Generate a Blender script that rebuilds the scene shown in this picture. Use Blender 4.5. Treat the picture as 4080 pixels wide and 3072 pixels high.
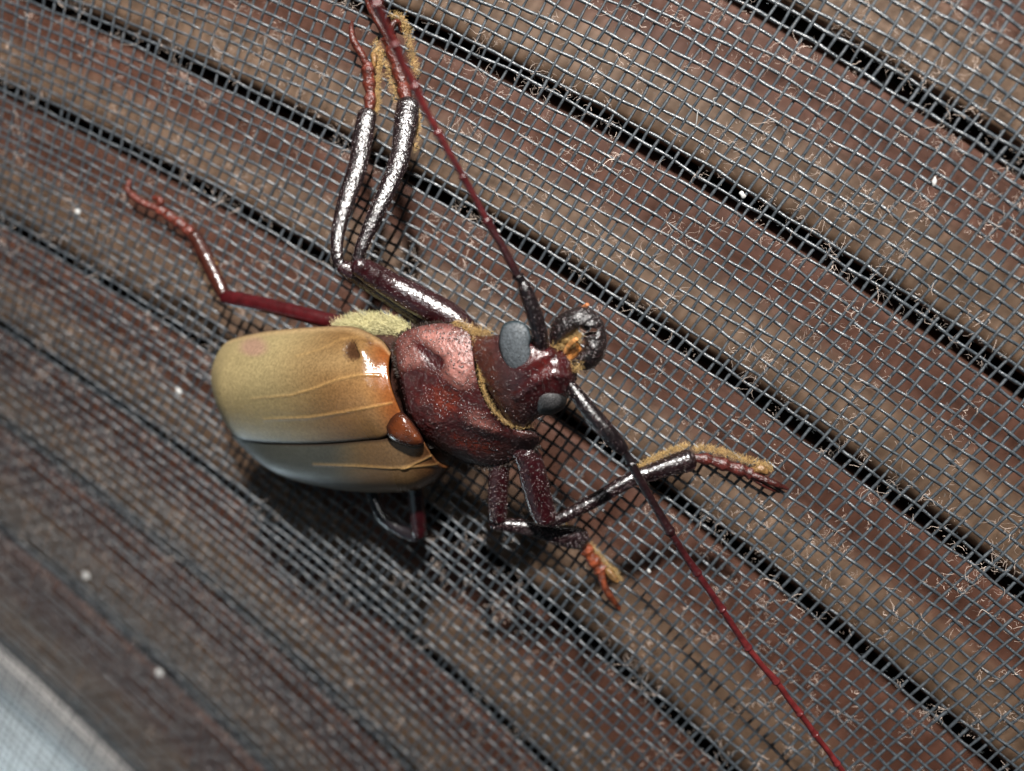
import bpy, bmesh, math, random
import numpy as np
from mathutils import Matrix, Vector

for o in list(bpy.data.objects):
    bpy.data.objects.remove(o, do_unlink=True)
scene = bpy.context.scene
rng = np.random.default_rng(7)
random.seed(7)

# ------------------------------------------------------------------ camera
# World: the fly screen hangs in the plane y = 0, x runs along its horizontal
# threads, z is up; the camera looks at it from -y, rolled and tilted.  Metres.
F = 3200.0                                   # focal length in photo pixels
CX, CY = 2040.0, 1536.0
ZC = 0.1026                                  # distance to the screen on the axis
NV = np.array([0.24344, -0.19373, 0.95037]); NV /= np.linalg.norm(NV)
EX = np.array([0.82, 0.57, 0.0]); EX[2] = -(NV[0]*EX[0]+NV[1]*EX[1])/NV[2]; EX /= np.linalg.norm(EX)
EZ = np.cross(EX, NV)
R = np.stack([EX, NV, EZ])                   # (right, down, forward) -> world
CAM = -R @ np.array([0, 0, ZC])
DPL = NV[2]*ZC

def P(px, py, h):
    """world point seen at photo pixel (px,py), h metres in front of the screen plane"""
    px = np.asarray(px, float); py = np.asarray(py, float); h = np.asarray(h, float)
    r = np.stack([(px-CX)/F, (py-CY)/F, np.ones_like(px)], -1)
    Z = (DPL-h)/(r @ NV)
    return CAM + (r*Z[..., None]) @ R.T, Z

cam_data = bpy.data.cameras.new('camera')
cam = bpy.data.objects.new('camera', cam_data)
scene.collection.objects.link(cam)
rt = R @ np.array([1, 0, 0.]); up = R @ np.array([0, -1., 0]); bk = R @ np.array([0, 0, -1.])
cam.matrix_world = Matrix(((rt[0], up[0], bk[0], CAM[0]), (rt[1], up[1], bk[1], CAM[1]),
                           (rt[2], up[2], bk[2], CAM[2]), (0, 0, 0, 1)))
cam_data.sensor_fit = 'HORIZONTAL'
cam_data.sensor_width = 36.0
cam_data.lens = 36.0*F/4080.0
cam_data.clip_start = 0.005
cam_data.clip_end = 20.0
cam_data.dof.use_dof = True
cam_data.dof.focus_distance = 0.0922
cam_data.dof.aperture_fstop = 10.0
scene.camera = cam

# ------------------------------------------------------------------ light
world = bpy.data.worlds.new('World'); scene.world = world; world.use_nodes = True
bg = world.node_tree.nodes['Background']
bg.inputs[0].default_value = (0.70, 0.86, 1.0, 1); bg.inputs[1].default_value = 0.02
ld = bpy.data.lights.new('flash_lamp', 'POINT'); ld.energy = 20.0; ld.shadow_soft_size = 0.012
ld.color = (1.0, 0.97, 0.93)
flash = bpy.data.objects.new('flash_lamp', ld); scene.collection.objects.link(flash)
P0, _ = P(1900, 1500, 0.0)
flash.location = P0 + R @ np.array([0.024, -0.218, -0.320])
l2 = bpy.data.lights.new('phone_lamp', 'POINT'); l2.energy = 0.06; l2.shadow_soft_size = 0.003
phone = bpy.data.objects.new('phone_lamp', l2); scene.collection.objects.link(phone)
phone.location = CAM + R @ np.array([-0.022, -0.022, -0.004])
l3 = bpy.data.lights.new('cool_fill_lamp', 'AREA'); l3.energy = 0.13; l3.size = 0.35; l3.color = (0.62, 0.86, 1.0)
fill = bpy.data.objects.new('cool_fill_lamp', l3); scene.collection.objects.link(fill)
fl = P0 + R @ np.array([-0.26, 0.34, -0.22]); fill.location = fl
fill.rotation_euler = Vector(P0-fl).to_track_quat('-Z', 'Y').to_euler()
vs = scene.view_settings
vs.view_transform = 'Standard'; vs.look = 'None'; vs.exposure = 0.0; vs.gamma = 1.0; vs.use_curve_mapping = False
scene.render.engine = 'CYCLES'

# ------------------------------------------------------------------ thread map
TT = [(0,1),(0,2),(0,3),(1,0),(1,1),(1,2),(2,0),(2,1),(3,0)]
CU = [25.437,5.19,-0.284,38.8,5.097,-1.96,-6.384,-4.944,0.834]
CV = [36.706,0.5,-0.81,-25.504,-13.102,-0.986,4.51,5.012,-1.175]
def _ev(c, X, Y, dx=0, dy=0):
    s = 0
    for k, (i, j) in zip(c, TT):
        if dx:
            s = s + (k*i*X**(i-1)*Y**j if i else 0)
        elif dy:
            s = s + (k*j*X**i*Y**(j-1) if j else 0)
        else:
            s = s + k*X**i*Y**j
    return s
def uv_of(px, py):
    X = (np.asarray(px, float)-CX)/2040; Y = (np.asarray(py, float)-CY)/2040
    return _ev(CU, X, Y), _ev(CV, X, Y)
def px_of(u, v, it=14):
    """thread coordinates -> photo pixel"""
    u = np.asarray(u, float); v = np.asarray(v, float)
    det = 38.8*36.706+25.437*25.504
    X = (36.706*u-25.437*v)/det; Y = (25.504*u+38.8*v)/det
    for _ in range(it):
        eu = _ev(CU, X, Y)-u; ev = _ev(CV, X, Y)-v
        a = _ev(CU, X, Y, dx=1); b = _ev(CU, X, Y, dy=1); c = _ev(CV, X, Y, dx=1); d = _ev(CV, X, Y, dy=1)
        dd = a*d-b*c; dd = np.where(np.abs(dd) < 50, 50, dd)
        X = np.clip(X-np.clip((d*eu-b*ev)/dd, -.4, .4), -2.2, 2.2); Y = np.clip(Y-np.clip((a*ev-c*eu)/dd, -.4, .4), -2.0, 2.0)
    ok = (np.abs(_ev(CU, X, Y)-u) < .02) & (np.abs(_ev(CV, X, Y)-v) < .02)
    return CX+2040*X, CY+2040*Y, ok

def PS(px, py, h):
    """like P, but on the screen itself, which sags away from the camera past the beetle's tail"""
    q = np.clip(((CX-np.asarray(px, float))*.62+(np.asarray(py, float)-1900)*.78)/1000-.25, 0, 3)
    return P(px, py, np.asarray(h, float)-.0105*q**1.5)
# ------------------------------------------------------------------ helpers
COL = scene.collection
def link(o):
    COL.objects.link(o); return o
def mesh_obj(name, V, faces, mat, parent=None, origin=None, col=None, smooth=True, fix=False, kind=None):
    V = np.asarray(V, float)
    if origin is not None:
        V = V-np.asarray(origin)
    me = bpy.data.meshes.new(name)
    faces = np.asarray(faces) if not isinstance(faces, list) else faces
    if isinstance(faces, np.ndarray):
        nf, k = faces.shape
        me.vertices.add(len(V)); me.vertices.foreach_set('co', V.astype(np.float32).ravel())
        me.loops.add(nf*k); me.loops.foreach_set('vertex_index', faces.astype(np.int32).ravel())
        me.polygons.add(nf); me.polygons.foreach_set('loop_start', np.arange(0, nf*k, k, dtype=np.int32))
        me.polygons.foreach_set('loop_total', np.full(nf, k, np.int32))
        me.update(calc_edges=True)
    else:
        me.from_pydata(V.tolist(), [], faces); me.update()
    if fix:
        bm = bmesh.new(); bm.from_mesh(me); bmesh.ops.recalc_face_normals(bm, faces=bm.faces); bm.to_mesh(me); bm.free()
    if smooth:
        me.polygons.foreach_set('use_smooth', np.ones(len(me.polygons), bool))
    if col is not None:
        a = me.color_attributes.new('Col', 'FLOAT_COLOR', 'POINT')
        c = np.ones((len(V), 4), np.float32); c[:, :np.asarray(col).shape[1]] = col
        a.data.foreach_set('color', c.ravel())
    me.materials.append(mat); me.validate()
    o = bpy.data.objects.new(name, me); link(o)
    if parent is not None: o.parent = parent
    if kind: o['kind'] = kind
    return o
def grid_faces(n, m, wrap=False):
    i = np.arange(n-1)[:, None]; j = np.arange(m if wrap else m-1)[None, :]
    j2 = (j+1) % m
    return np.stack([(i*m+j)+0*j, (i*m+j2), ((i+1)*m+j2), ((i+1)*m+j)], -1).reshape(-1, 4)

def nodes_mat(name, rough=0.4, spec=0.5):
    m = bpy.data.materials.new(name); m.use_nodes = True
    nt = m.node_tree; b = nt.nodes['Principled BSDF']
    b.inputs['Roughness'].default_value = rough
    b.inputs['Specular IOR Level'].default_value = spec
    return m, nt, b
def N(nt, t, **k):
    n = nt.nodes.new(t)
    for a, v in k.items():
        if a.startswith('_'): setattr(n, a[1:], v)
        else: n.inputs[a.replace('__', ' ')].default_value = v
    return n
def objcoord(nt):
    return nt.nodes.new('ShaderNodeTexCoord').outputs['Object']
def add_bump(nt, b, src, strength, dist, prev=None):
    bp = N(nt, 'ShaderNodeBump', Strength=strength, Distance=dist)
    nt.links.new(src, bp.inputs['Height'])
    if prev is not None: nt.links.new(prev.outputs[0], bp.inputs['Normal'])
    nt.links.new(bp.outputs[0], b.inputs['Normal'])
    return bp
def chitin(name, rough=0.25, gran=3200, gstr=0.7, spec=0.5, col=None, colscale=900, var=0.45, fine=None, rough2=None):
    """insect cuticle: colour from the mesh's own colour layer (or one colour), granular relief"""
    m, nt, b = nodes_mat(name, rough, spec)
    oc = objcoord(nt)
    nz = N(nt, 'ShaderNodeTexNoise', Scale=colscale, Detail=4.0); nt.links.new(oc, nz.inputs['Vector'])
    mr = N(nt, 'ShaderNodeMapRange'); mr.inputs[1].default_value = .3; mr.inputs[2].default_value = .7
    mr.inputs[3].default_value = 1-var; mr.inputs[4].default_value = 1+var
    nt.links.new(nz.outputs[0], mr.inputs[0])
    mx = N(nt, 'ShaderNodeMix', _data_type='RGBA', _blend_type='MULTIPLY'); mx.inputs[0].default_value = 1
    if col is None:
        at = N(nt, 'ShaderNodeVertexColor', _layer_name='Col'); nt.links.new(at.outputs[0], mx.inputs[6])
        if rough2 is not None:
            rr = N(nt, 'ShaderNodeMapRange'); rr.inputs[3].default_value = rough; rr.inputs[4].default_value = rough2
            nt.links.new(at.outputs['Alpha'], rr.inputs[0]); nt.links.new(rr.outputs[0], b.inputs['Roughness'])
    else:
        mx.inputs[6].default_value = (*col, 1)
    nt.links.new(mr.outputs[0], mx.inputs[7]); nt.links.new(mx.outputs[2], b.inputs['Base Color'])
    vo = N(nt, 'ShaderNodeTexVoronoi', Scale=gran); nt.links.new(oc, vo.inputs['Vector'])
    iv = N(nt, 'ShaderNodeMapRange', _interpolation_type='SMOOTHSTEP'); iv.inputs[1].default_value = 0.0; iv.inputs[2].default_value = .42
    iv.inputs[3].default_value = 1.0; iv.inputs[4].default_value = 0.0; nt.links.new(vo.outputs['Distance'], iv.inputs[0])
    bp = add_bump(nt, b, iv.outputs[0], gstr, 0.45/gran)
    if fine:
        n2 = N(nt, 'ShaderNodeTexNoise', Scale=fine[0], Detail=5.0); nt.links.new(oc, n2.inputs['Vector'])
        add_bump(nt, b, n2.outputs[0], fine[1], 1.0/fine[0], bp)
    return m

# materials -----------------------------------------------------------------
def thread_mat(name, r0, r1, spec):
    m, nt, b = nodes_mat(name, 0.36, spec)
    oc = objcoord(nt)
    nz = N(nt, 'ShaderNodeTexNoise', Scale=2500.0, Detail=5.0); nt.links.new(oc, nz.inputs['Vector'])
    cr = N(nt, 'ShaderNodeValToRGB'); e = cr.color_ramp.elements
    e[0].position = .3; e[0].color = (.018, .023, .028, 1); e[1].position = .75; e[1].color = (.055, .066, .076, 1)
    nt.links.new(nz.outputs[0], cr.inputs[0]); nt.links.new(cr.outputs[0], b.inputs['Base Color'])
    n2 = N(nt, 'ShaderNodeTexNoise', Scale=7000.0, Detail=3.0); nt.links.new(oc, n2.inputs['Vector'])
    add_bump(nt, b, n2.outputs[0], .6, .0001)
    mr = N(nt, 'ShaderNodeMapRange'); mr.inputs[3].default_value = r0; mr.inputs[4].default_value = r1
    nt.links.new(nz.outputs[0], mr.inputs[0]); nt.links.new(mr.outputs[0], b.inputs['Roughness'])
    return m
def slat_mat():
    m, nt, b = nodes_mat('sheen_painted_wood', 0.68, 0.3)
    oc = objcoord(nt)
    mp = N(nt, 'ShaderNodeMapping'); mp.inputs['Scale'].default_value = (30, 260, 260); nt.links.new(oc, mp.inputs[0])
    nz = N(nt, 'ShaderNodeTexNoise', Scale=1.0, Detail=6.0); nt.links.new(mp.outputs[0], nz.inputs['Vector'])
    cr = N(nt, 'ShaderNodeValToRGB'); e = cr.color_ramp.elements
    e[0].position = .3; e[0].color = (.78, .74, .70, 1); e[1].position = .72; e[1].color = (1.2, 1.2, 1.2, 1)
    at = N(nt, 'ShaderNodeVertexColor', _layer_name='Col')
    mx = N(nt, 'ShaderNodeMix', _data_type='RGBA', _blend_type='MULTIPLY'); mx.inputs[0].default_value = 1
    nt.links.new(at.outputs[0], mx.inputs[6])
    nt.links.new(nz.outputs[0], cr.inputs[0]); nt.links.new(cr.outputs[0], mx.inputs[7]); nt.links.new(mx.outputs[2], b.inputs['Base Color'])
    add_bump(nt, b, nz.outputs[0], .12, .0006)
    return m
def plain(name, col, rough=.5, spec=.4, var=.25, scale=300, bump=.2):
    m, nt, b = nodes_mat(name, rough, spec)
    oc = objcoord(nt)
    nz = N(nt, 'ShaderNodeTexNoise', Scale=scale, Detail=4.0); nt.links.new(oc, nz.inputs['Vector'])
    cr = N(nt, 'ShaderNodeValToRGB'); e = cr.color_ramp.elements
    e[0].position = .3; e[0].color = tuple(c*(1-var) for c in col)+(1,); e[1].position = .7; e[1].color = tuple(min(1, c*(1+var)) for c in col)+(1,)
    nt.links.new(nz.outputs[0], cr.inputs[0]); nt.links.new(cr.outputs[0], b.inputs['Base Color'])
    if bump: add_bump(nt, b, nz.outputs[0], bump, .1/scale)
    return m
M = dict(
    weft=thread_mat('coated_weft', .16, .5, .9), warp=thread_mat('coated_warp', .36, .7, .45), slat=slat_mat(),
    fuzz=plain('grey_fuzz', (.16, .18, .19), .6, .3, .4, 700, 0),
    dark=plain('gap_shade_black', (.02, .015, .012), .8, .1),
    white=plain('pale_painted_board', (.86, .90, .91), .5, .3, .06, 80, .05),
    strip=plain('dusty_pink_strip', (.60, .57, .55), .6, .3, .1, 80, .05),
    lint=plain('pale_lint', (.58, .47, .40), .7, .2, .45, 250, 0),
    fleck=plain('white_fleck', (.38, .38, .37), .5, .3, .1, 600, 0),
    elytron=chitin('tan_wing_case', .16, 6500, .05, .35, None, 3200, .24, (5200, .16), .40),
    prono=chitin('granular_brown_pronotum', .24, 2900, .25, .6, None, 1100, .4, (1700, .5), .42),
    head=chitin('dark_red_head', .24, 3000, .15, .8, None, 1200, .4, (2200, .22), .4),
    leg=chitin('dark_red_leg', .27, 2700, .3, 1.0, None, 1200, .35, (2300, .35)),
    thigh=chitin('maroon_thigh', .24, 2700, .18, .9, None, 1200, .35, (2100, .26)),
    smooth=chitin('glossy_red_leg', .24, 4200, .1, 1.0, None, 900, .35, (2400, .15)),
    antenna=chitin('glossy_antenna', .28, 2600, .25, .7, None, 900, .4, (2600, .3)),
    scut=chitin('orange_scutellum', .25, 3600, .5, .5, None, 900, .3),
    eye=chitin('grey_compound_eye', .55, 5200, 1.0, .4, None, 4000, .5),
    body=chitin('dark_body', .5, 3600, .5, .3, (.03, .012, .008), 900, .4),
    tarsus=chitin('orange_tarsus', .36, 3600, .5, .5, None, 1500, .7, (2600, .5)),
    jaw=chitin('black_granular_jaw', .3, 2200, .6, .9, (.005, .003, .003), 1200, .4, (1800, .6)),
    mouth=chitin('amber_mouth', .3, 4200, .6, .5, (.45, .18, .05), 1500, .5),
    granule=plain('glossy_granule', (.03, .012, .012), .22, 1.0, .3, 900, 0),
    gold=plain('golden_hair', (.46, .30, .12), .45, .5, .25, 900, 0),
    pale=plain('pale_yellow_hair', (.55, .50, .27), .5, .4, .2, 900, 0),
    dkhair=plain('dark_bristle', (.03, .02, .015), .35, .5, .2, 900, 0),
)

# ------------------------------------------------------------------ slatted panel and background boards
def sheet(fr, us):
    """rows of (v, h_mm) swept along u; returns verts, faces"""
    rows = []
    for v, h in fr:
        x, y, ok = px_of(us, np.full_like(us, v))
        q, _ = PS(x, y, np.full_like(us, h/1000.0)); rows.append(q)
    V = np.stack(rows, 0)
    return V.reshape(-1, 3), grid_faces(len(fr), len(us))
panel = link(bpy.data.objects.new('slatted_panel', None)); panel.location = (0, .016, 0)
panel['label'] = 'brown varnished slatted panel behind the fly screen, dark gaps between its slats'; panel['category'] = 'slatted panel'
GAPS = [-58.5, -46.6, -34.6, -22.0, -10.6, -0.3, 13.8, 24.9, 35.2, 46.5, 59.2]
us = np.linspace(-64, 66, 110)
for v0, v1 in zip(GAPS[:-1], GAPS[1:]):
    w = v1-v0
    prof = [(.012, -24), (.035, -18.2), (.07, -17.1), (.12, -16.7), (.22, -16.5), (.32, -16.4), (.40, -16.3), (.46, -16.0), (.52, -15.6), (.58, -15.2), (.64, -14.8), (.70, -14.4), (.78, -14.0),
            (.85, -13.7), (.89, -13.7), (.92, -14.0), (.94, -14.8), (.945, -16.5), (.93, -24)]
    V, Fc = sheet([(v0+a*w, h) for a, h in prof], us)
    sheen_mix = np.array([np.clip((a-.40)/.22, 0, 1) for a, h in prof]); sheen_mix = np.repeat(sheen_mix*sheen_mix*(3-2*sheen_mix), len(us))[:, None]
    # red-brown wood; varnish sheen on the lower half put into the colour as tan
    mesh_obj('slat', V, Fc, M['slat'], panel, panel.location, col=np.array([.084, .035, .022])*(1-sheen_mix)+np.array([.114, .071, .045])*sheen_mix)
V, Fc = sheet([(-66, -25.5), (GAPS[-1], -25.5)], us)
mesh_obj('gap_shade_sheet', V, Fc, M['dark'], panel, panel.location)  # added dark sheet behind the slats, standing in for shade in the gaps
def structure(o): o['kind'] = 'structure'; return o
V, Fc = sheet([(59.5, -16), (59.55, -14), (61, -13.8), (64.2, -13.8), (64.3, -15)], us); structure(mesh_obj('trim_strip', V, Fc, M['strip']))
V, Fc = sheet([(63.2, -40), (72, -40), (84, -40)], us); structure(mesh_obj('wall', V, Fc, M['white']))
l4 = bpy.data.lights.new('corner_wall_fill', 'AREA'); l4.energy = 0.2; l4.size = 0.06; l4.color = (0.75, 0.92, 1.0)  # added fill lamp with no visible source, brightens the corner wall
corner_fill = bpy.data.objects.new('corner_wall_fill', l4); scene.collection.objects.link(corner_fill)
wl, _ = PS(-700, 3900, -.012); wt, _ = PS(-50, 3050, -.040); corner_fill.location = wl; corner_fill.rotation_euler = Vector(wt-wl).to_track_quat('-Z', 'Y').to_euler()

# ------------------------------------------------------------------ fly screen: every thread its own part
screen = link(bpy.data.objects.new('fly_screen', None)); screen.location = (0, 0, 0)
screen['label'] = 'grey woven fly screen mesh stretched in front of brown slats'; screen['category'] = 'fly screen'
RAD = 0.000168; AMP = 0.00008; SIDES = 5; STEP = 1/3
X0, X1, Y0, Y1 = -380, 5050, -1250, 3420
def thread(kind, k):
    t = np.arange(-80, 82, STEP)
    wob = .08*np.sin(t*.21+k*1.7)+.06*np.sin(t*.53+k*2.9)+.045*np.sin(t*1.31+k*4.1)+rng.normal(0, .06)
    u, v = (t, k+wob) if kind == 'weft' else (k+wob, t)
    x, y, ok = px_of(u, v)
    inside = ok & (x > X0) & (x < X1) & (y > Y0) & (y < Y1)
    if inside.sum() < 9: return
    idx = np.where(inside)[0]
    cut = np.where(np.diff(idx) > 1)[0]                    # keep the longest run
    runs = np.split(idx, cut+1); idx = max(runs, key=len)
    if len(idx) < 9: return
    t = t[idx]; x = x[idx]; y = y[idx]
    ph = np.cos(np.pi*t+np.pi*k)*(1 if kind == 'weft' else -1)
    c, _ = PS(x, y, AMP*ph+.00004*np.sin(t*.9+k)+.00006*np.sin(t*.17+k*.6))
    tan = np.gradient(c, axis=0); tan /= np.linalg.norm(tan, axis=1)[:, None]
    nrm = np.array([0, -1., 0]); b = np.cross(tan, nrm); b /= np.linalg.norm(b, axis=1)[:, None]; n = np.cross(b, tan)
    r = RAD*(1+.10*np.sin(t*1.3+k*.7)+rng.normal(0, .07, len(t)))
    r = r*(1.08 if kind == 'weft' else .98)
    a = np.arange(SIDES)*2*np.pi/SIDES
    V = c[:, None]+r[:, None, None]*(np.cos(a)[None, :, None]*b[:, None]*1.12+np.sin(a)[None, :, None]*n[:, None]*.9)
    mesh_obj(kind+'_thread', V.reshape(-1, 3), grid_faces(len(c), SIDES, True), M[kind], screen)
for k in range(-84, 76): thread('weft', k)
for k in range(-70, 70): thread('warp', k)

# ------------------------------------------------------------------ lint caught in the mesh
def strands(C, D, Lm, wid, curl, segs=5):
    """curly flat-tube fibres: C starts, D directions, all world metres"""
    n = len(C); Vs = []; Fs = []
    up_ = np.array([0, -1., 0])
    p = C.copy(); d = D.copy(); pts = [p.copy()]
    for s in range(segs):
        d = d+rng.normal(0, curl, d.shape); d /= np.linalg.norm(d, axis=1)[:, None]
        p = p+d*(Lm/segs)[:, None]; pts.append(p.copy())
    pts = np.stack(pts, 1)
    tan = np.gradient(pts, axis=1); tan /= np.linalg.norm(tan, axis=2)[..., None]
    b = np.cross(tan, up_); b /= np.linalg.norm(b, axis=2)[..., None]+1e-9; nn = np.cross(b, tan)
    a = np.arange(3)*2*np.pi/3
    tap = np.linspace(1, .45, segs+1)
    V = pts[:, :, None]+(wid[:, None]*tap)[..., None, None]*(np.cos(a)[None, None, :, None]*b[:, :, None]+np.sin(a)[None, None, :, None]*nn[:, :, None])
    f = grid_faces(segs+1, 3, True); m = (segs+1)*3
    Fa = (f[None]+np.arange(n)[:, None, None]*m).reshape(-1, 4)
    return V.reshape(-1, 3), Fa
nL = 8500
uu = rng.uniform(-60, 62, nL); vv = rng.uniform(-46, 62, nL)
x, y, ok = px_of(uu, vv)
dens = .5+.5*np.sin(uu*.35+1.2*np.sin(vv*.3))*np.sin(vv*.41+uu*.13)
keep = ok & (x > -100) & (x < 4180) & (y > -100) & (y < 3170) & (dens > rng.uniform(0, .75, nL)) & (rng.uniform(0, 1, nL) < .35+.65*np.clip((x+2600-y)/4000, 0, 1))
cu_, cv_ = uu[keep], vv[keep]
rep = rng.integers(3, 8, len(cu_)); cu_ = np.repeat(cu_, rep)+rng.normal(0, .25, rep.sum()); cv_ = np.repeat(cv_, rep)+rng.normal(0, .25, rep.sum())
x, y, ok = px_of(cu_, cv_); C, _ = PS(x, y, rng.uniform(-.0003, .0004, len(x)))
D = rng.normal(0, 1, C.shape)*[1, .25, 1]; D /= np.linalg.norm(D, axis=1)[:, None]
V, Fc = strands(C, D, rng.uniform(.0003, 1, len(C))**2*.0024+.0003, rng.uniform(.000007, .000026, len(C))*np.where(rng.uniform(0, 1, len(C)) < .08, 1.7, 1), .5, 6)
lint = mesh_obj('lint', V, Fc, M['lint'], kind='stuff')
nF = 20000
fu = rng.uniform(-58, 60, nF); fv = rng.uniform(-46, 50, nF); on = rng.uniform(0, 1, nF) < .6
fu = np.where(on, fu, np.round(fu)+rng.normal(0, .08, nF)); fv = np.where(on, np.round(fv)+rng.normal(0, .08, nF), fv)
x, y, ok = px_of(fu, fv); k_ = ok & (x > -60) & (x < 4140) & (y > -60) & (y < 3130); x, y = x[k_], y[k_]
C, _ = PS(x, y, rng.uniform(-.0001, .0002, len(x))); D = rng.normal(0, 1, C.shape)*[1, .6, 1]; D[:, 1] = -np.abs(D[:, 1]); D /= np.linalg.norm(D, axis=1)[:, None]
V, Fc = strands(C, D, rng.uniform(.0001, .00042, len(C)), rng.uniform(.000008, .00002, len(C)), .5, 2)
mesh_obj('fuzz', V, Fc, M['fuzz'], screen, kind='stuff')
lint['label'] = 'pale curled lint fibres caught in the fly screen'; lint['category'] = 'lint'

def fleck(px, py, r, label, stretch=1.0, ang=0.0, h=.35):
    c, z = PS(px, py, h/1000); s = r*z/F
    bm = bmesh.new(); bmesh.ops.create_icosphere(bm, subdivisions=2, radius=1)
    for v_ in bm.verts:
        n_ = 1+.28*math.sin(v_.co.x*5+px)*math.cos(v_.co.z*4+py)
        v_.co = Vector((v_.co.x*stretch*n_, v_.co.y*.6*n_, v_.co.z*n_))*float(s)
    bmesh.ops.rotate(bm, verts=bm.verts, matrix=Matrix.Rotation(ang, 3, 'Y'))
    me = bpy.data.meshes.new('dust_fleck'); bm.to_mesh(me); bm.free()
    me.polygons.foreach_set('use_smooth', np.ones(len(me.polygons), bool)); me.materials.append(M['fleck'])
    o = link(bpy.data.objects.new('dust_fleck', me)); o.location = c
    o['label'] = label; o['category'] = 'dust fleck'; o['group'] = 'dust flecks on the screen'
for a in [(2958, 776, 10, 1.7, .4, 'white dust fleck on the dark slat gap right of the jaws'), (3722, 726, 9, 2.4, 1.1, 'long thin white dust fleck on bare red-brown slat'),
          (3425, 1718, 5, 1.5, .8, 'tiny dust fleck above the golden foot'), (2430, 1507, 5, 1.2, .2, 'tiny dust fleck close to the lower jaw'),
          (1985, 920, 7, 1.3, .3, 'tiny dust fleck beside the black base of the antenna'), (712, 1560, 11, 1.6, .3, 'blurred dust fleck beside the tip of the tan wing case'),
          (310, 845, 12, 1.2, .4, 'blurred dust fleck past the stretched hind foot'), (342, 2293, 13, 1.3, .2, 'blurred grey dust fleck low on the shaded slats'),
          (636, 2680, 14, 1.3, .1, 'blurred dust fleck near the pale wall corner'), (2585, 2275, 7, 1.4, .5, 'tiny dust fleck between the small orange foot and the antenna')]:
    fleck(a[0], a[1], a[2], a[5], a[3], a[4])
for lab, pts in [('straight bright white fibre standing on the screen', [(2770, 510), (2776, 480), (2779, 450), (2784, 435)]), ('hooked bright white fibre standing on the screen', [(2848, 422), (2844, 405), (2843, 392), (2858, 388)])]:
    q, _ = P([p[0] for p in pts], [p[1] for p in pts], [.0004, .0007, .0009, .001])
    tanv = np.gradient(q, axis=0); tanv /= np.linalg.norm(tanv, axis=1)[:, None]
    b = np.cross(tanv, [0, -1., 0]); n_ = np.cross(b, tanv); a = np.arange(6)*math.pi/3
    V = q[:, None]+.00007*np.array([.5, 1, 1, .3])[:, None, None]*(np.cos(a)[None, :, None]*b[:, None]+np.sin(a)[None, :, None]*n_[:, None])
    o = mesh_obj('lint_fibre', V.reshape(-1, 3), grid_faces(4, 6, True), M['fleck'])
    o['label'] = lab; o['category'] = 'fibre'; o['group'] = 'white fibres on the screen'

# ================================================================== the beetle
ROOT, _ = P(1750, 1600, 0.0)
beetle = link(bpy.data.objects.new('longhorn_beetle', None)); beetle.location = ROOT
beetle['label'] = 'large longhorn beetle with tan wing cases and red-brown thorax clinging to the screen'
beetle['category'] = 'beetle'
VIEW = R @ np.array([0, 0, -1.0])            # towards the camera
MM = 0.00086      # heights above the screen are listed in slightly long millimetres

def crom(K, n):
    """Catmull-Rom through rows of K, n samples per span"""
    K = np.asarray(K, float)
    if len(K) == 2: return K[0]+(K[1]-K[0])*np.linspace(0, 1, n+1)[:, None]
    Q = np.vstack([2*K[0]-K[1], K, 2*K[-1]-K[-2]]); out = []
    for i in range(1, len(Q)-2):
        t = np.linspace(0, 1, n, endpoint=False)[:, None]
        p0, p1, p2, p3 = Q[i-1], Q[i], Q[i+1], Q[i+2]
        out.append(.5*((2*p1)+(-p0+p2)*t+(2*p0-5*p1+4*p2-p3)*t**2+(-p0+3*p1-3*p2+p3)*t**3))
    out.append(K[-1:]); return np.vstack(out)
def resample(K, n):
    D_ = crom(K, 12); L = np.r_[0, np.cumsum(np.linalg.norm(np.diff(D_[:, :2], axis=0), axis=1))]
    t = np.linspace(0, L[-1], n)
    return np.stack([np.interp(t, L, D_[:, k]) for k in range(D_.shape[1])], 1)
def sm(a, b, x):
    t = np.clip((x-a)/(b-a), 0, 1); return t*t*(3-2*t)
def mixc(a, b, t):
    t = np.asarray(t)[..., None]; return np.asarray(a)*(1-t)+np.asarray(b)*t
def dpoly(x, y, pts):
    """pixel distance to a polyline"""
    d = np.full(np.shape(x), 1e9)
    for (ax, ay), (bx, by) in zip(pts[:-1], pts[1:]):
        L2 = (bx-ax)**2+(by-ay)**2; t = np.clip(((x-ax)*(bx-ax)+(y-ay)*(by-ay))/L2, 0, 1)
        d = np.minimum(d, np.hypot(x-ax-t*(bx-ax), y-ay-t*(by-ay)))
    return d

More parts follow.
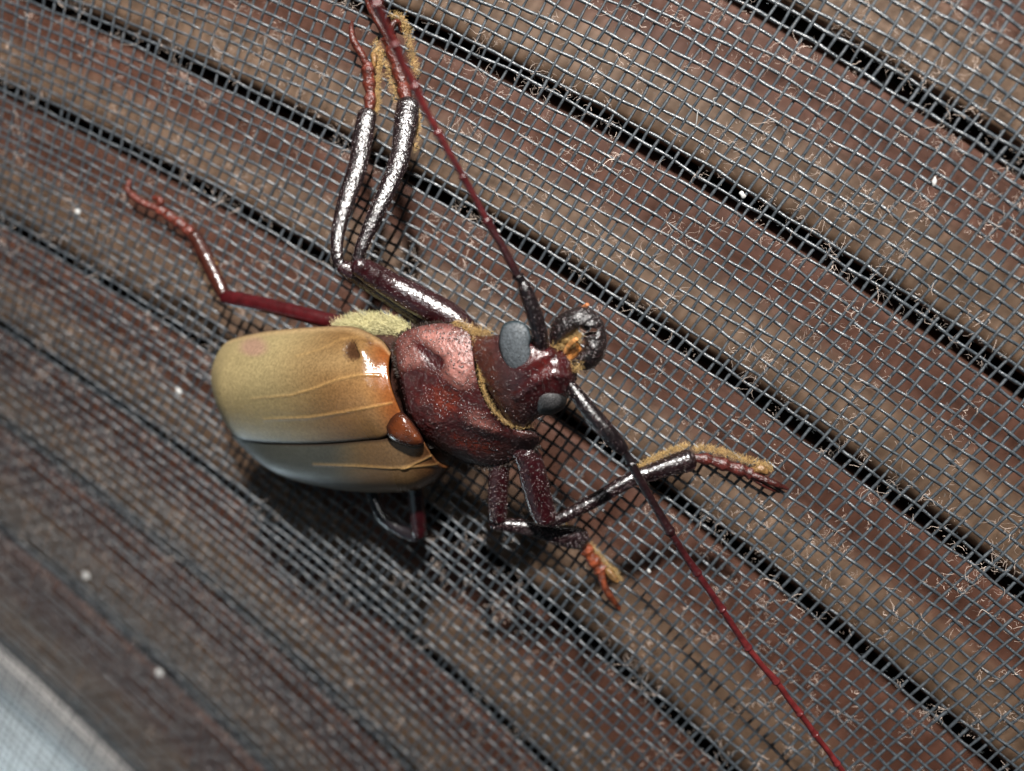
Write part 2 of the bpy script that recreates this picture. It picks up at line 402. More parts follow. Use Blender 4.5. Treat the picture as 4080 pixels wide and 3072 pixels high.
def tube_data(K, n=8, sides=16, flat=1.0, knob=0.0, lump=0.0):
    """K rows (px, py, h_mm, r_px): a round limb following them, closed round ends"""
    Q = crom(K, n); Q[:, 3] = np.maximum(Q[:, 3], .6)
    c, z = P(Q[:, 0], Q[:, 1], Q[:, 2]*MM); r = Q[:, 3]*z/F
    if lump: r = r*(1+lump*np.convolve(rng.normal(0, 1, len(r)), [.25, .5, .25], 'same'))
    T = np.gradient(c, axis=0); T /= np.linalg.norm(T, axis=1)[:, None]
    # round end caps
    capa = np.array([.35, .65, .87, .97]); capo = np.sqrt(1-capa**2)
    c = np.vstack([c[0]-T[0]*(capo*r[0]*.8)[:, None], c, c[-1]+T[-1]*(capo[::-1]*r[-1]*.8)[:, None]])
    T = np.vstack([np.repeat(T[:1], 4, 0), T, np.repeat(T[-1:], 4, 0)]); r = np.r_[capa*r[0], r, capa[::-1]*r[-1]]
    ref = VIEW; b = np.cross(T, ref); b /= np.linalg.norm(b, axis=1)[:, None]; nn = np.cross(b, T)
    a = np.arange(sides)*2*np.pi/sides
    V = c[:, None]+r[:, None, None]*(np.cos(a)[None, :, None]*b[:, None]+flat*np.sin(a)[None, :, None]*nn[:, None])
    f = grid_faces(len(c), sides, True)
    t = np.repeat(np.linspace(0, 1, len(c)), sides)
    V = V.reshape(-1, 3); m = len(V)
    V = np.vstack([V, c[:1], c[-1:]])
    caps = [[(j+1) % sides, j, m] for j in range(sides)]+[[m-sides+j, m-sides+(j+1) % sides, m+1] for j in range(sides)]
    return V, f.tolist()+caps, np.r_[t, 0, 1], (c, r, b, nn, T)
def tube(name, K, mat, parent, col0, col1=None, ends=None, **kw):
    V, f, t, fr = tube_data(K, **kw)
    c = mixc(col0, col1 if col1 is not None else col0, t)
    if ends is not None: c = mixc(c, np.asarray(ends), sm(.90, .98, t)*.9) if False else c
    o = mesh_obj(name, V, f, mat, parent, ROOT, col=c, fix=True)
    return o, fr
def blob(name, outline, h0, bulge, mat, parent, col, n=12, m=48, shape=1.0, edge=None, center=None, ew=.22, e0=.02):
    """domed plate: closed outline (px,py) at height h0, bulging towards the camera"""
    K = np.asarray(outline, float); K = np.vstack([K, K[:1]])
    Q = resample(K, m+1)[:m]
    c = Q.mean(0) if center is None else np.asarray(center, float)
    th = np.linspace(math.pi/2, .04, n); rows = []
    for a in th:
        q = c+(Q-c)*math.sin(a)**shape
        p, _ = P(q[:, 0], q[:, 1], np.full(m, (h0+bulge*math.cos(a))*MM)); rows.append(p)
    back, _ = P(*(c+(Q-c)*.85).T, np.full(m, (h0-bulge*.5)*MM)); rows = [back]+rows
    V = np.concatenate(rows); top, _ = P(c[0], c[1], (h0+bulge)*MM); V = np.vstack([V, top[None], P(c[0], c[1], (h0-bulge*.6)*MM)[0][None]])
    f = grid_faces(n+1, m, True).tolist(); k = n*m
    f += [[k+j, k+(j+1) % m, (n+1)*m] for j in range(m)]+[[(j+1) % m, j, (n+1)*m+1] for j in range(m)]
    t = np.r_[np.zeros(m), np.repeat(np.linspace(0, 1, n), m), 1, 0]
    cc = mixc(edge if edge is not None else col, col, sm(e0, ew, t))
    return mesh_obj(name, V, f, mat, parent, ROOT, col=cc, fix=True)
def loft(name, S, mat, parent, colf, n=10, sides=28, sub=None):
    """S rows (topx, topy, botx, boty, h_mm top, h_mm bot, depth_mm): body of elliptical sections"""
    Q = crom(S, n)
    a, _ = P(Q[:, 0], Q[:, 1], Q[:, 4]*MM); b, _ = P(Q[:, 2], Q[:, 3], Q[:, 5]*MM)
    c = (a+b)/2; e1 = (a-b)/2
    ax = np.gradient(c, axis=0); ax /= np.linalg.norm(ax, axis=1)[:, None]
    nn = np.cross(e1/np.linalg.norm(e1, axis=1)[:, None], ax); nn *= np.sign(nn @ VIEW)[:, None]; nn = .5*nn+.5*VIEW; nn /= np.linalg.norm(nn, axis=1)[:, None]
    d = Q[:, 6]*MM
    an = np.arange(sides)*2*np.pi/sides
    V = c[:, None]+np.cos(an)[None, :, None]*e1[:, None]+np.sin(an)[None, :, None]*(nn*d[:, None])[:, None]
    g = np.stack(np.meshgrid(np.linspace(0, 1, len(c)), an, indexing='ij'), -1).reshape(-1, 2)
    V = V.reshape(-1, 3); m = len(V); f = grid_faces(len(c), sides, True).tolist()
    V = np.vstack([V, c[:1], c[-1:]]); g = np.vstack([g, [[0, 0], [1, 0]]])
    f += [[(j+1) % sides, j, m] for j in range(sides)]+[[m-sides+j, m-sides+(j+1) % sides, m+1] for j in range(sides)]
    return mesh_obj(name, V, f, mat, parent, ROOT, col=colf(g[:, 0], g[:, 1]), fix=True)
def coons(T_, B_, L_, Rr, n, m):
    """T_,B_: n pts (first index), L_,Rr: m pts; columns px,py,h"""
    T_ = resample(T_, n); B_ = resample(B_, n); L_ = resample(L_, m); Rr = resample(Rr, m)
    s = np.linspace(0, 1, n)[:, None, None]; t = np.linspace(0, 1, m)[None, :, None]
    return ((1-t)*T_[:, None]+t*B_[:, None]+(1-s)*L_[None]+s*Rr[None]
            -((1-s)*(1-t)*T_[0]+s*(1-t)*T_[-1]+(1-s)*t*B_[0]+s*t*B_[-1])), s[..., 0]+0*t[..., 0], t[..., 0]+0*s[..., 0]
def hairs(name, C, D, L, w, mat, parent, curl=.12):
    V, f = strands(C, D/np.linalg.norm(D, axis=1)[:, None], L, w, curl, 3)
    return mesh_obj(name, V, f, mat, parent, ROOT, kind='stuff')
def hair_line(pts, n, jit, dirpx, dh, lmm, wmm=.022, jd=.45):
    """hair roots scattered along a (px,py,h) polyline, pointing along an image direction plus height"""
    Q = resample(np.asarray(pts, float), 200); i = rng.integers(0, 200, n)
    q = Q[i]+rng.normal(0, 1, (n, 3))*[jit, jit, jit/60.]
    C, _ = P(q[:, 0], q[:, 1], q[:, 2]*MM)
    d = (R @ np.array([dirpx[0], dirpx[1], 0]))[None]+np.array([0, -1., 0])*dh+rng.normal(0, jd, (n, 3))
    return C, d, np.abs(rng.normal(lmm, lmm*.25, n))*MM, np.full(n, wmm*MM)
def cat(*a):
    return [np.concatenate(k) for k in zip(*a)]
def spines_on(fr, n, lmm, wmm, sides=None, t0=.1, t1=.95):
    """short bristles standing on a limb surface"""
    c, r, b, nn, T = fr
    i = rng.integers(int(len(c)*t0), max(int(len(c)*t1), int(len(c)*t0)+1), n)
    a = rng.uniform(0, 2*np.pi, n) if sides is None else rng.choice(sides, n)+rng.normal(0, .35, n)
    o = np.cos(a)[:, None]*b[i]+np.sin(a)[:, None]*nn[i]
    C = c[i]+o*(r[i]*.93)[:, None]+T[i]*rng.uniform(-.0002, .0002, n)[:, None]
    return C, o+T[i]*.5+rng.normal(0, .15, (n, 3)), np.abs(rng.normal(lmm, lmm*.3, n))*MM, np.full(n, wmm*MM)

# ---------------------------------------------------------------- body under the plates (one continuous mesh)
body_S = [(890, 1420, 960, 1700, 4.5, 3.0, 1.6), (1000, 1345, 1060, 1790, 5.2, 3.2, 2.4), (1200, 1325, 1240, 1860, 6.6, 4.0, 3.0), (1400, 1318, 1460, 1890, 8.2, 4.8, 3.2),
          (1520, 1330, 1640, 1880, 9.3, 5.6, 3.2), (1640, 1340, 1800, 1830, 10.2, 6.4, 3.2), (1760, 1330, 1960, 1820, 11.0, 7.4, 3.0), (1850, 1350, 2060, 1790, 11.5, 8.4, 2.8), (1950, 1390, 2110, 1720, 12.2, 9.6, 2.4)]
body = loft('body', body_S, M['body'], beetle, lambda t, a: np.tile([.03, .012, .008], (len(t), 1)))
# pale fuzzy flank of the hind thorax
flank = blob('thorax_flank', [(1330, 1300), (1380, 1272), (1450, 1258), (1530, 1262), (1600, 1285), (1650, 1315), (1610, 1360), (1500, 1365), (1400, 1335)], 7.2, 2.6, M['scut'], beetle, np.array([.42, .38, .2]))
H = cat(hair_line([(1335, 1298, 8.3), (1400, 1272, 9.0), (1480, 1262, 9.3), (1560, 1272, 9.3), (1625, 1305, 9.2)], 1500, 9, (-.35, -.8), .5, .55),
        hair_line([(1380, 1300, 9.4), (1470, 1290, 9.8), (1560, 1300, 9.9), (1620, 1325, 9.9)], 1500, 13, (-.5, -.4), .7, .55))
hairs('hair', *H, M['pale'], flank)

# ---------------------------------------------------------------- wing cases
TOP = [(1555, 1405, 13.0), (1520, 1356, 12.2), (1455, 1318, 11.4), (1387, 1299, 10.6), (1259, 1302, 9.4), (1106, 1314, 8.0), (1004, 1330, 7.0), (915, 1356, 6.0), (872, 1400, 5.4), (850, 1470, 5.2)]
SUT = [(1600, 1660, 16.0), (1540, 1735, 15.2), (1463, 1752, 14.2), (1310, 1765, 12.3), (1157, 1767, 10.4), (1004, 1757, 8.4), (935, 1735, 7.2), (885, 1665, 6.2), (858, 1590, 5.6), (847, 1530, 5.2)]
BOT = [(1790, 1862, 9.0), (1752, 1908, 7.2), (1693, 1931, 5.6), (1565, 1939, 4.2), (1412, 1936, 3.4), (1259, 1911, 2.8), (1157, 1881, 2.5), (1055, 1835, 2.6), (975, 1778, 3.4), (925, 1735, 4.6)]
SUT2 = [(1690, 1770, 15.2), (1565, 1752, 15.0), (1463, 1755, 14.0), (1310, 1768, 12.1), (1157, 1770, 10.2), (1060, 1766, 8.8), (1004, 1760, 8.1), (965, 1750, 7.4), (940, 1742, 6.8), (925, 1735, 6.4)]
def elytron(name, A, Bm, bul, upper):
    n, m = 150, 90
    A_ = resample(A, n); B_ = resample(Bm, n)
    a, _ = P(A_[:, 0], A_[:, 1], A_[:, 2]*MM); b, _ = P(B_[:, 0], B_[:, 1], B_[:, 2]*MM)
    s = np.linspace(0, 1, m)[None, :, None]
    ch = b-a; ln = np.linalg.norm(ch, axis=1)
    ax = np.gradient((a+b)/2, axis=0); ax /= np.linalg.norm(ax, axis=1)[:, None]
    nn = np.cross(ch/ln[:, None], ax); nn *= np.sign(nn @ VIEW)[:, None]
    t = np.linspace(0, 1, n)
    env = sm(-.18, .16, t)*(1-.55*sm(.72, 1.0, t))
    # low arch that drops steeply at the outer margin
    arch = (np.sin(np.pi*s)**.8*(.75+.5*s))
    V = a[:, None]+ch[:, None]*s+nn[:, None]*(bul*ln*env)[:, None, None]*arch
    # back-project to photo pixels for the veins
    q = (V-CAM) @ R; px = CX+F*q[..., 0]/q[..., 2]; py = CY+F*q[..., 1]/q[..., 2]
    tt = np.broadcast_to(t[:, None], px.shape); ss = np.broadcast_to(s[..., 0], px.shape)
    base = np.array([.13, .036, .008]); mid = np.array([.112, .060, .022]); rear = np.array([.190, .148, .072])
    col = mixc(mixc(base, mid, sm(.02, .13, tt)), rear, sm(.22, .60, tt)+.0*ss)
    if not upper: col = mixc(col, (.05, .060, .058), .85*sm(.3, .5, tt))*.5  # slate shade of the side facing away, mixed into its colour
    if upper:
        col = mixc(col, (.24, .125, .05), .6*np.exp(-((px-1420)/110)**2-((py-1590)/110)**2))
        col = mixc(col, (.22, .15, .07), .45*np.exp(-((px-1330)/120)**2-((py-1440)/60)**2))
        veins = [[(1515, 1495), (1440, 1492), (1350, 1510), (1250, 1548), (1160, 1575), (1000, 1588)], [(1560, 1605), (1440, 1630), (1350, 1646), (1240, 1664), (1050, 1672)], [(1440, 1340), (1360, 1350), (1280, 1390), (1180, 1420)]]
    else:
        col = mixc(col, (.20, .12, .06), .35*np.exp(-((px-1600)/160)**2))
        veins = [[(1740, 1850), (1640, 1860), (1560, 1865), (1450, 1858), (1250, 1850)], [(1745, 1800), (1690, 1830), (1600, 1870)]]
    V = V.copy()
    for vi, vn in enumerate(veins):
        d = dpoly(px, py, vn); w = np.exp(-(d/5.0)**2)*(1-.75*sm(.3, .75, tt))*(.9 if vi < 2 else .4)
        col = mixc(col, (.42, .25, .09), .38*w); V += nn[:, None]*(w*.00014)[..., None]
    if upper:
        d = np.hypot((px-1402)/1.0, (py-1398)/1.25); d2 = np.hypot(px-1420, py-1412)
        w = np.maximum(sm(42, 20, d+6*np.sin(px*.35)*np.sin(py*.3)), sm(30, 12, d2)); V -= nn[:, None]*(w*.00035)[..., None]
        col = mixc(col, (.03, .012, .006), w*.92)
        hump = np.exp(-(np.hypot(px-1452, py-1385)/48)**2); V += nn[:, None]*(hump*.0007)[..., None]
        tri = sm(60, 20, np.hypot((px-1010)/1.25, (py-1385)/1.0)+.45*np.clip(py-1400, 0, 200))
        col = mixc(col, (.20, .115, .085), tri*.8)
        d = dpoly(px, py, [(1415, 1300), (1450, 1318), (1475, 1350), (1485, 1372)]); col = mixc(col, (.05, .02, .01), .8*np.exp(-(d/5)**2))
        col = mixc(col, (.30, .20, .10), .6*sm(.93, 1., ss)); 
    edge = np.exp(-(ss/(.018 if upper else .02))**2); col = mixc(col, (.02, .012, .008), .95*edge*sm(.02, .1, tt))
    rimt = np.exp(-((1-ss)/.014)**2); col = mixc(col, (.06, .03, .015), .8*rimt)
    inner = V-nn[:, None]*.00035
    # thin shell: outer sheet, inner sheet, joined along the rim
    VV = np.concatenate([V.reshape(-1, 3), inner.reshape(-1, 3)]); f = grid_faces(n, m); f = np.concatenate([f, f[:, ::-1]+n*m])
    ring = np.r_[np.arange(m), np.arange(1, n)*m+m-1, (n-1)*m+np.arange(m-2, -1, -1), np.arange(n-2, 0, -1)*m]
    r2 = np.roll(ring, -1); f = np.concatenate([f, np.stack([ring, ring+n*m, r2+n*m, r2], 1)])
    if True:
        streak = np.convolve(rng.normal(0, 1, m*4), np.ones(3)/3, 'same')[:m]
        col = col*(1+.05*streak[None, :, None]+.05*np.sin(px*.021+py*.013)[..., None]*np.sin(py*.017)[..., None])
        col = mixc(col, (.17, .10, .05), .65*sm(.955, 1., tt)+.0*ss)
        col = np.concatenate([col, sm(.02, .35, tt)[..., None]], -1)
    cc = np.concatenate([col.reshape(-1, 4)]*2)
    return mesh_obj(name, VV, f, M['elytron'], beetle, ROOT, col=cc, fix=True)
e1 = elytron('elytron', SUT, TOP, .26, True); e1['label'] = 'tan wing case with golden veins, orange base and a small dark pit'
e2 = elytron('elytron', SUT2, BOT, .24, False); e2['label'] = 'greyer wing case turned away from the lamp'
scut = blob('scutellum', [(1538, 1700), (1560, 1660), (1600, 1640), (1650, 1690), (1690, 1762), (1650, 1782), (1590, 1768), (1548, 1740)], 15.6, 1.5, M['scut'], beetle, np.array([.075, .019, .006]), edge=np.array([.010, .004, .004]), ew=.7)

# ---------------------------------------------------------------- pronotum
Tt = [(1566, 1372, 13.6), (1600, 1330, 13.2), (1655, 1304, 13.2), (1743, 1288, 13.4), (1824, 1294, 13.8), (1858, 1312, 14.2), (1874, 1336, 14.6)]
Bt = [(1800, 1812, 10.4), (1850, 1838, 10.0), (1910, 1856, 9.8), (1965, 1858, 9.8), (2040, 1836, 10.0), (2110, 1800, 10.6), (2146, 1766, 11.4), (2148, 1728, 12.4)]
Lf = [(1566, 1372, 13.6), (1570, 1420, 14.2), (1583, 1488, 14.8), (1603, 1559, 15.0), (1619, 1629, 15.0), (1646, 1689, 14.4), (1690, 1742, 13.2), (1745, 1785, 11.8), (1800, 1812, 10.4)]
Rf = [(1874, 1336, 14.6), (1889, 1381, 15.2), (1894, 1467, 15.8), (1916, 1559, 15.8), (1948, 1624, 15.4), (1986, 1667, 14.6), (2040, 1698, 13.8), (2100, 1706, 13.0), (2148, 1728, 12.4)]
n, m = 130, 160
G, S_, T_ = coons(Tt, Bt, Lf, Rf, n, m)
gx, gy, gh = G[..., 0], G[..., 1], G[..., 2].copy()
gh += 2.1*np.sin(np.pi*S_)**.6*np.sin(np.pi*np.clip(T_, 0, 1))**.55
def gs(cx, cy, rx, ry, ang=0):
    c_, s_ = math.cos(ang), math.sin(ang); dx, dy = gx-cx, gy-cy
    return np.exp(-((dx*c_+dy*s_)/rx)**2-((-dx*s_+dy*c_)/ry)**2)
plate = np.clip(gs(1795, 1400, 105, 95)+.8*gs(1690, 1345, 95, 45)+.75*gs(1640, 1440, 55, 60)+.85*gs(1830, 1510, 55, 70, .3)+.35*gs(1700, 1590, 50, 45)+.6*gs(1870, 1640, 60, 50, .7)+.75*gs(1930, 1700, 75, 38, .45)+.45*gs(2085, 1735, 50, 32, -.2)+.3*gs(1740, 1680, 50, 40), 0, 1)
groove = np.clip(gs(1690, 1395, 26, 75, -.75)+.9*gs(1745, 1440, 34, 28)+gs(1770, 1580, 48, 62, -.3)+.8*gs(1840, 1600, 60, 40, .6)+.6*gs(1650, 1500, 40, 55)+.7*gs(1880, 1770, 90, 34, .35)+.6*gs(2000, 1750, 60, 22, .1)+.5*gs(1820, 1700, 26, 60, -.6), 0, 1)
gh += .45*plate-.38*groove+.7*gs(2110, 1742, 55, 30, -.2)+.3*gs(1960, 1720, 100, 18, .35)
edge_n = np.minimum(np.minimum(S_, 1-S_)*1.0, np.minimum(T_, 1-T_))
gh -= .8*np.exp(-(np.minimum(S_, 1-S_)/.03)**2)
pink = np.clip(plate*1.1-groove*1.0-.12, 0, 1)*(1-.45*sm(1480, 1640, gy))
nz_ = rng.normal(0, 1, (n, m)); 
pc = mixc((.028, .004, .004), (.23, .095, .078), pink)
pc = mixc(pc, (.11, .018, .007), .7*np.clip(gs(1770, 1590, 60, 60)+gs(1900, 1775, 110, 30, .3), 0, 1))
pc = mixc(pc, (.012, .006, .005), .85*sm(.80, .97, T_))  # shade along the lower margin darkened into the colour
pc = mixc(pc, (.012, .006, .006), .9*np.exp(-(np.minimum(S_, 1-S_)/.016)**2))
pw_, _ = P(gx, gy, gh*MM); inn, _ = P(gx+(1800-gx)*.06, gy+(1580-gy)*.06, (gh-2.2)*MM)
col4 = np.concatenate([pc, pink[..., None]], -1).reshape(-1, 4)
VV = np.concatenate([pw_.reshape(-1, 3), inn.reshape(-1, 3)]); f = grid_faces(n, m); f = np.concatenate([f, f[:, ::-1]+n*m])
ring = np.r_[np.arange(m), np.arange(1, n)*m+m-1, (n-1)*m+np.arange(m-2, -1, -1), np.arange(n-2, 0, -1)*m]; r2 = np.roll(ring, -1)
f = np.concatenate([f, np.stack([ring, ring+n*m, r2+n*m, r2], 1)])
prono = mesh_obj('pronotum', VV, f, M['prono'], beetle, ROOT, col=np.concatenate([col4, col4]), fix=True)
prono['label'] = 'red-brown granular thorax shield with pinkish dusty patches'
H = cat(hair_line([(1568, 1385, 13.4), (1600, 1332, 13.2), (1655, 1304, 13.2), (1743, 1288, 13.4), (1824, 1294, 13.8), (1866, 1322, 14.4)], 260, 3, (-.2, -.9), .5, .38, .05, .35),
        hair_line([(1566, 1375, 13.6), (1572, 1430, 14.2), (1590, 1500, 14.6)], 90, 3, (-.9, -.1), .5, .35, .05, .35),
        hair_line([(1700, 1760, 12.5), (1800, 1815, 10.4), (1870, 1845, 10), (1965, 1860, 9.8), (2060, 1830, 10.2), (2148, 1770, 11.5)], 320, 4, (.1, .9), .2, .5, .05, .4))
hairs('bristles', *H, M['dkhair'], prono)
H = cat(hair_line([(1815, 1292, 14), (1862, 1312, 14.4), (1900, 1330, 14.4), (1950, 1328, 14.4)], 900, 10, (.3, -.6), .5, .5),
        hair_line([(1885, 1350, 15.3), (1902, 1400, 15.8), (1910, 1480, 16.2), (1930, 1565, 16.2), (1962, 1628, 15.8), (2000, 1672, 15), (2060, 1700, 14), (2130, 1690, 13)], 1500, 5, (.5, -.2), .5, .32, .02))
hairs('hair', *H, M['gold'], prono)

# ---------------------------------------------------------------- head
head_S = [(1872, 1330, 2080, 1735, 14.0, 11.4, 3.2), (1925, 1340, 2105, 1702, 14.6, 12.2, 3.7), (1985, 1335, 2138, 1668, 14.9, 12.7, 4.0), (2055, 1332, 2188, 1640, 15.1, 13.0, 4.0), (2120, 1340, 2242, 1608, 15.2, 13.3, 3.7),
          (2175, 1360, 2278, 1562, 15.2, 13.6, 3.2), (2215, 1384, 2296, 1512, 15.0, 13.9, 2.5), (2245, 1398, 2300, 1478, 14.8, 14.2, 1.5)]
def headcol(t, a):
    up_ = np.sin(a)
    c = mixc((.026, .005, .005), (.022, .002, .003), t)
    c = mixc(c, (.06, .02, .01), .5*np.exp(-((t-.12)/.12)**2))
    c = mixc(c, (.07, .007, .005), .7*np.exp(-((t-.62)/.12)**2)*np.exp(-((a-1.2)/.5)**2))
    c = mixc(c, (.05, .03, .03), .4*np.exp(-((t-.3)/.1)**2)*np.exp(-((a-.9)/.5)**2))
    return np.concatenate([c, (.15*np.exp(-((t-.06)/.1)**2))[:, None]], 1)
head = loft('head', head_S, M['head'], beetle, headcol, 16, 64)
# carve the frontal groove and antennal ridge
me = head.data; co = np.zeros(len(me.vertices)*3, np.float32); me.vertices.foreach_get('co', co); co = co.reshape(-1, 3)+ROOT
q = (co-CAM) @ R; hx = CX+F*q[:, 0]/q[:, 2]; hy = CY+F*q[:, 1]/q[:, 2]
front = (q[:, 2] < np.median(q[:, 2]))
dis = -.35*np.exp(-(dpoly(hx, hy, [(1965, 1590), (2050, 1555), (2120, 1500), (2190, 1462)])/9)**2)
dis += .40*np.exp(-(dpoly(hx, hy, [(2060, 1580), (2130, 1525), (2200, 1495), (2260, 1500)])/16)**2)+.22*np.exp(-(dpoly(hx, hy, [(2080, 1475), (2140, 1440), (2200, 1400)])/18)**2)
dis -= .3*np.exp(-(dpoly(hx, hy, [(2130, 1470), (2200, 1430)])/14)**2)
co += (dis*front*MM)[:, None]*VIEW
me.vertices.foreach_set('co', (co-ROOT).astype(np.float32).ravel()); me.update()
ecol = np.array([.055, .063, .070])
eye1 = blob('eye', [(1990, 1330), (2004, 1294), (2038, 1278), (2078, 1282), (2106, 1306), (2116, 1345), (2110, 1375), (2116, 1405), (2112, 1448), (2090, 1480), (2055, 1486), (2022, 1466), (2000, 1425), (1988, 1375)], 17.5, 1.1, M['eye'], head, ecol, edge=np.array([.006, .016, .021]), ew=.36, e0=.18)
eye2 = blob('eye', [(2122, 1605), (2126, 1565), (2152, 1540), (2192, 1534), (2232, 1546), (2256, 1578), (2256, 1610), (2230, 1640), (2190, 1654), (2146, 1648)], 14.4, 2.9, M['eye'], head, np.array([.030, .029, .030]), edge=np.array([.006, .006, .006]), center=(2172, 1586), ew=.56, e0=.46)
# mandibles: two stout hooks meeting in a ring
mc = np.array([.008, .004, .004])
m1 = blob('mandible', [(2195, 1395), (2188, 1335), (2200, 1285), (2240, 1246), (2300, 1223), (2350, 1229), (2390, 1262), (2410, 1302), (2396, 1318), (2378, 1288), (2356, 1276), (2346, 1292), (2352, 1312), (2334, 1318), (2310, 1304), (2296, 1330), (2268, 1350), (2240, 1368)], 14.6, 2.4, M['jaw'], head, mc, center=(2272, 1282), n=14, m=90, shape=.8)
m2 = blob('mandible', [(2258, 1490), (2300, 1478), (2352, 1472), (2394, 1440), (2415, 1395), (2417, 1340), (2408, 1292), (2390, 1268), (2388, 1306), (2376, 1322), (2350, 1322), (2326, 1334), (2332, 1372), (2312, 1398), (2290, 1424), (2258, 1448)], 14.2, 2.4, M['jaw'], head, mc, center=(2362, 1395), n=14, m=90, shape=.8)
mouth = blob('mouth', [(2212, 1390), (2235, 1352), (2270, 1340), (2300, 1352), (2318, 1390), (2300, 1425), (2270, 1450), (2235, 1445)], 13.6, 1.6, M['mouth'], head, np.array([.45, .18, .05]))
palp, _ = tube('palp', [(2290, 1260, 13.2, 10), (2325, 1228, 13.6, 10), (2340, 1215, 14.0, 9)], M['tarsus'], head, (.45, .16, .06))
palp, _ = tube('palp', [(2255, 1400, 15.2, 12), (2272, 1372, 16.0, 11), (2295, 1352, 16.4, 9)], M['tarsus'], head, (.55, .25, .08))
H = cat(hair_line([(2212, 1372, 15.6), (2245, 1362, 15.8), (2290, 1352, 15.9), (2305, 1330, 16)], 420, 9, (.4, -.2), .6, .7, .03, .6),
        hair_line([(2225, 1410, 15.6), (2240, 1440, 15.4), (2280, 1465, 15.6), (2310, 1450, 16.2)], 420, 9, (.4, .2), .6, .6, .03, .6))
hairs('hair', *H, M['gold'], head)
H = cat(hair_line([(2192, 1330, 15.5), (2204, 1284, 15.6), (2242, 1248, 15.6), (2300, 1226, 15.6)], 90, 3, (-.5, -.7), .3, .3, .04, .4), hair_line([(2270, 1488, 15.2), (2350, 1472, 15.4), (2394, 1440, 15.4), (2414, 1380, 15.4)], 90, 3, (.5, .7), .3, .3, .04, .4))
hairs('bristles', *H, M['dkhair'], head)

# ---------------------------------------------------------------- antennae
def antenna(scape, segs, cols):
    o, fr = tube('antenna', scape, M['antenna'], beetle, cols[0], cols[0], n=10, sides=20)
    for i, (a, b) in enumerate(zip(segs[:-1], segs[1:])):
        a = np.array(a, float); b = np.array(b, float); w0, w1 = a[3], b[3]
        K = [list(a[:3])+[w0*.92], list(a[:3]*.85+b[:3]*.15)+[w0*.95], list(a[:3]*.5+b[:3]*.5)+[(w0+w1)*.48], list(a[:3]*.16+b[:3]*.84)+[w1*1.15], list(a[:3]*.06+b[:3]*.94)+[w1*1.42], list(b[:3])+[w1*.85]]
        K[2][0] += rng.normal(0, 2); K[2][1] += rng.normal(0, 2)
        tube('antenna_segment', K, M['antenna'], o, cols[min(i+1, len(cols)-1)], cols[min(i+2, len(cols)-1)], n=6, sides=16)
    return o
blk = (.004, .002, .0025); dkr = (.014, .0025, .003); red = (.045, .005, .006); rd2 = (.080, .010, .010)
a1 = antenna([(2160, 1395, 16.2, 26), (2156, 1355, 17.2, 31), (2135, 1270, 18.0, 33), (2108, 1195, 18.4, 31), (2092, 1150, 18.6, 28), (2083, 1133, 18.7, 22)],
             [(2080, 1125, 18.8, 17), (2062, 1098, 19, 18), (1934, 868, 20.5, 15), (1839, 694, 22, 14), (1738, 517, 24, 15), (1645, 332, 26.5, 16.5), (1565, 165, 29, 18), (1490, 0, 32, 20), (1430, -130, 34, 20)],
             [blk, blk, blk, red, red, rd2, rd2, rd2, rd2, rd2])
a1['label'] = 'long antenna shading from black base to red, crossing the left feet'
a2 = antenna([(2262, 1520, 15.2, 20), (2290, 1560, 15.8, 27), (2350, 1640, 16.2, 34), (2415, 1715, 16.2, 35), (2462, 1770, 15.9, 31), (2482, 1792, 15.8, 24)],
             [(2488, 1800, 15.7, 17), (2515, 1850, 15.4, 19), (2678, 2134, 14.2, 16), (2785, 2294, 13.2, 14.5), (2883, 2438, 12.4, 14), (2986, 2590, 11.6, 13.5), (3100, 2724, 10.6, 13), (3192, 2850, 9.8, 12.5), (3250, 2930, 9.2, 12), (3340, 3050, 8.4, 11.5), (3420, 3150, 7.8, 11)],
             [blk, blk, blk, dkr, red, red, rd2, rd2, rd2, rd2])
a2['label'] = 'long antenna shading from black base to red, running over open screen'

# ---------------------------------------------------------------- legs (mesh of each leg = its thigh; shin, foot pads and claws are sub-parts)
FEM = (.013, .0012, .002); TIB = (.005, .0015, .002); ORA = (.060, .010, .005)
def leg(label, fem, tib, tar, claws, colf=FEM, colt=TIB, cola=ORA, mat='leg', nsp=160, gold=None, pads=(), shin=.85):
    o, f1 = tube('leg', fem, M['thigh' if mat == 'leg' else mat], beetle, colf, colf, n=10, sides=20, lump=.02, flat=.8); o['label'] = label
    t, f2 = tube('tibia', tib, M['thigh' if mat == 'leg' and shin > .7 else mat], o, colt, colt, n=10, sides=20, lump=.025, flat=shin)
    # foot: jointed lobes
    tar = np.array(tar, float)
    for a, b in zip(tar[:-1], tar[1:]):
        K = [list(a[:3])+[a[3]*.72], list(a[:3]*.6+b[:3]*.4)+[a[3]*.88], list(a[:3]*.25+b[:3]*.75)+[max(a[3], b[3])*1.04], list(b[:3])+[b[3]*.82]]
        tube('tarsus_segment', K, M['tarsus'], o, cola, np.array(cola)*1.25, n=5, sides=14, flat=.75)
    for c in claws:
        tube('claw', c, M['tarsus'], o, np.array(cola)*1.1, np.array(cola)*.7, n=6, sides=12)
    for p in pads:
        blob('foot_pad', p[0], p[1], p[2], M['tarsus'], o, np.array([.16, .085, .03]), n=8, m=28)
    if nsp:
        H = cat(spines_on(f1, nsp, .30, .04), spines_on(f2, int(nsp*1.3), .30, .045)); hairs('bristles', *H, M['dkhair'], o)
    if gold: hairs('hair', *cat(*gold), M['gold'], o)
    return o
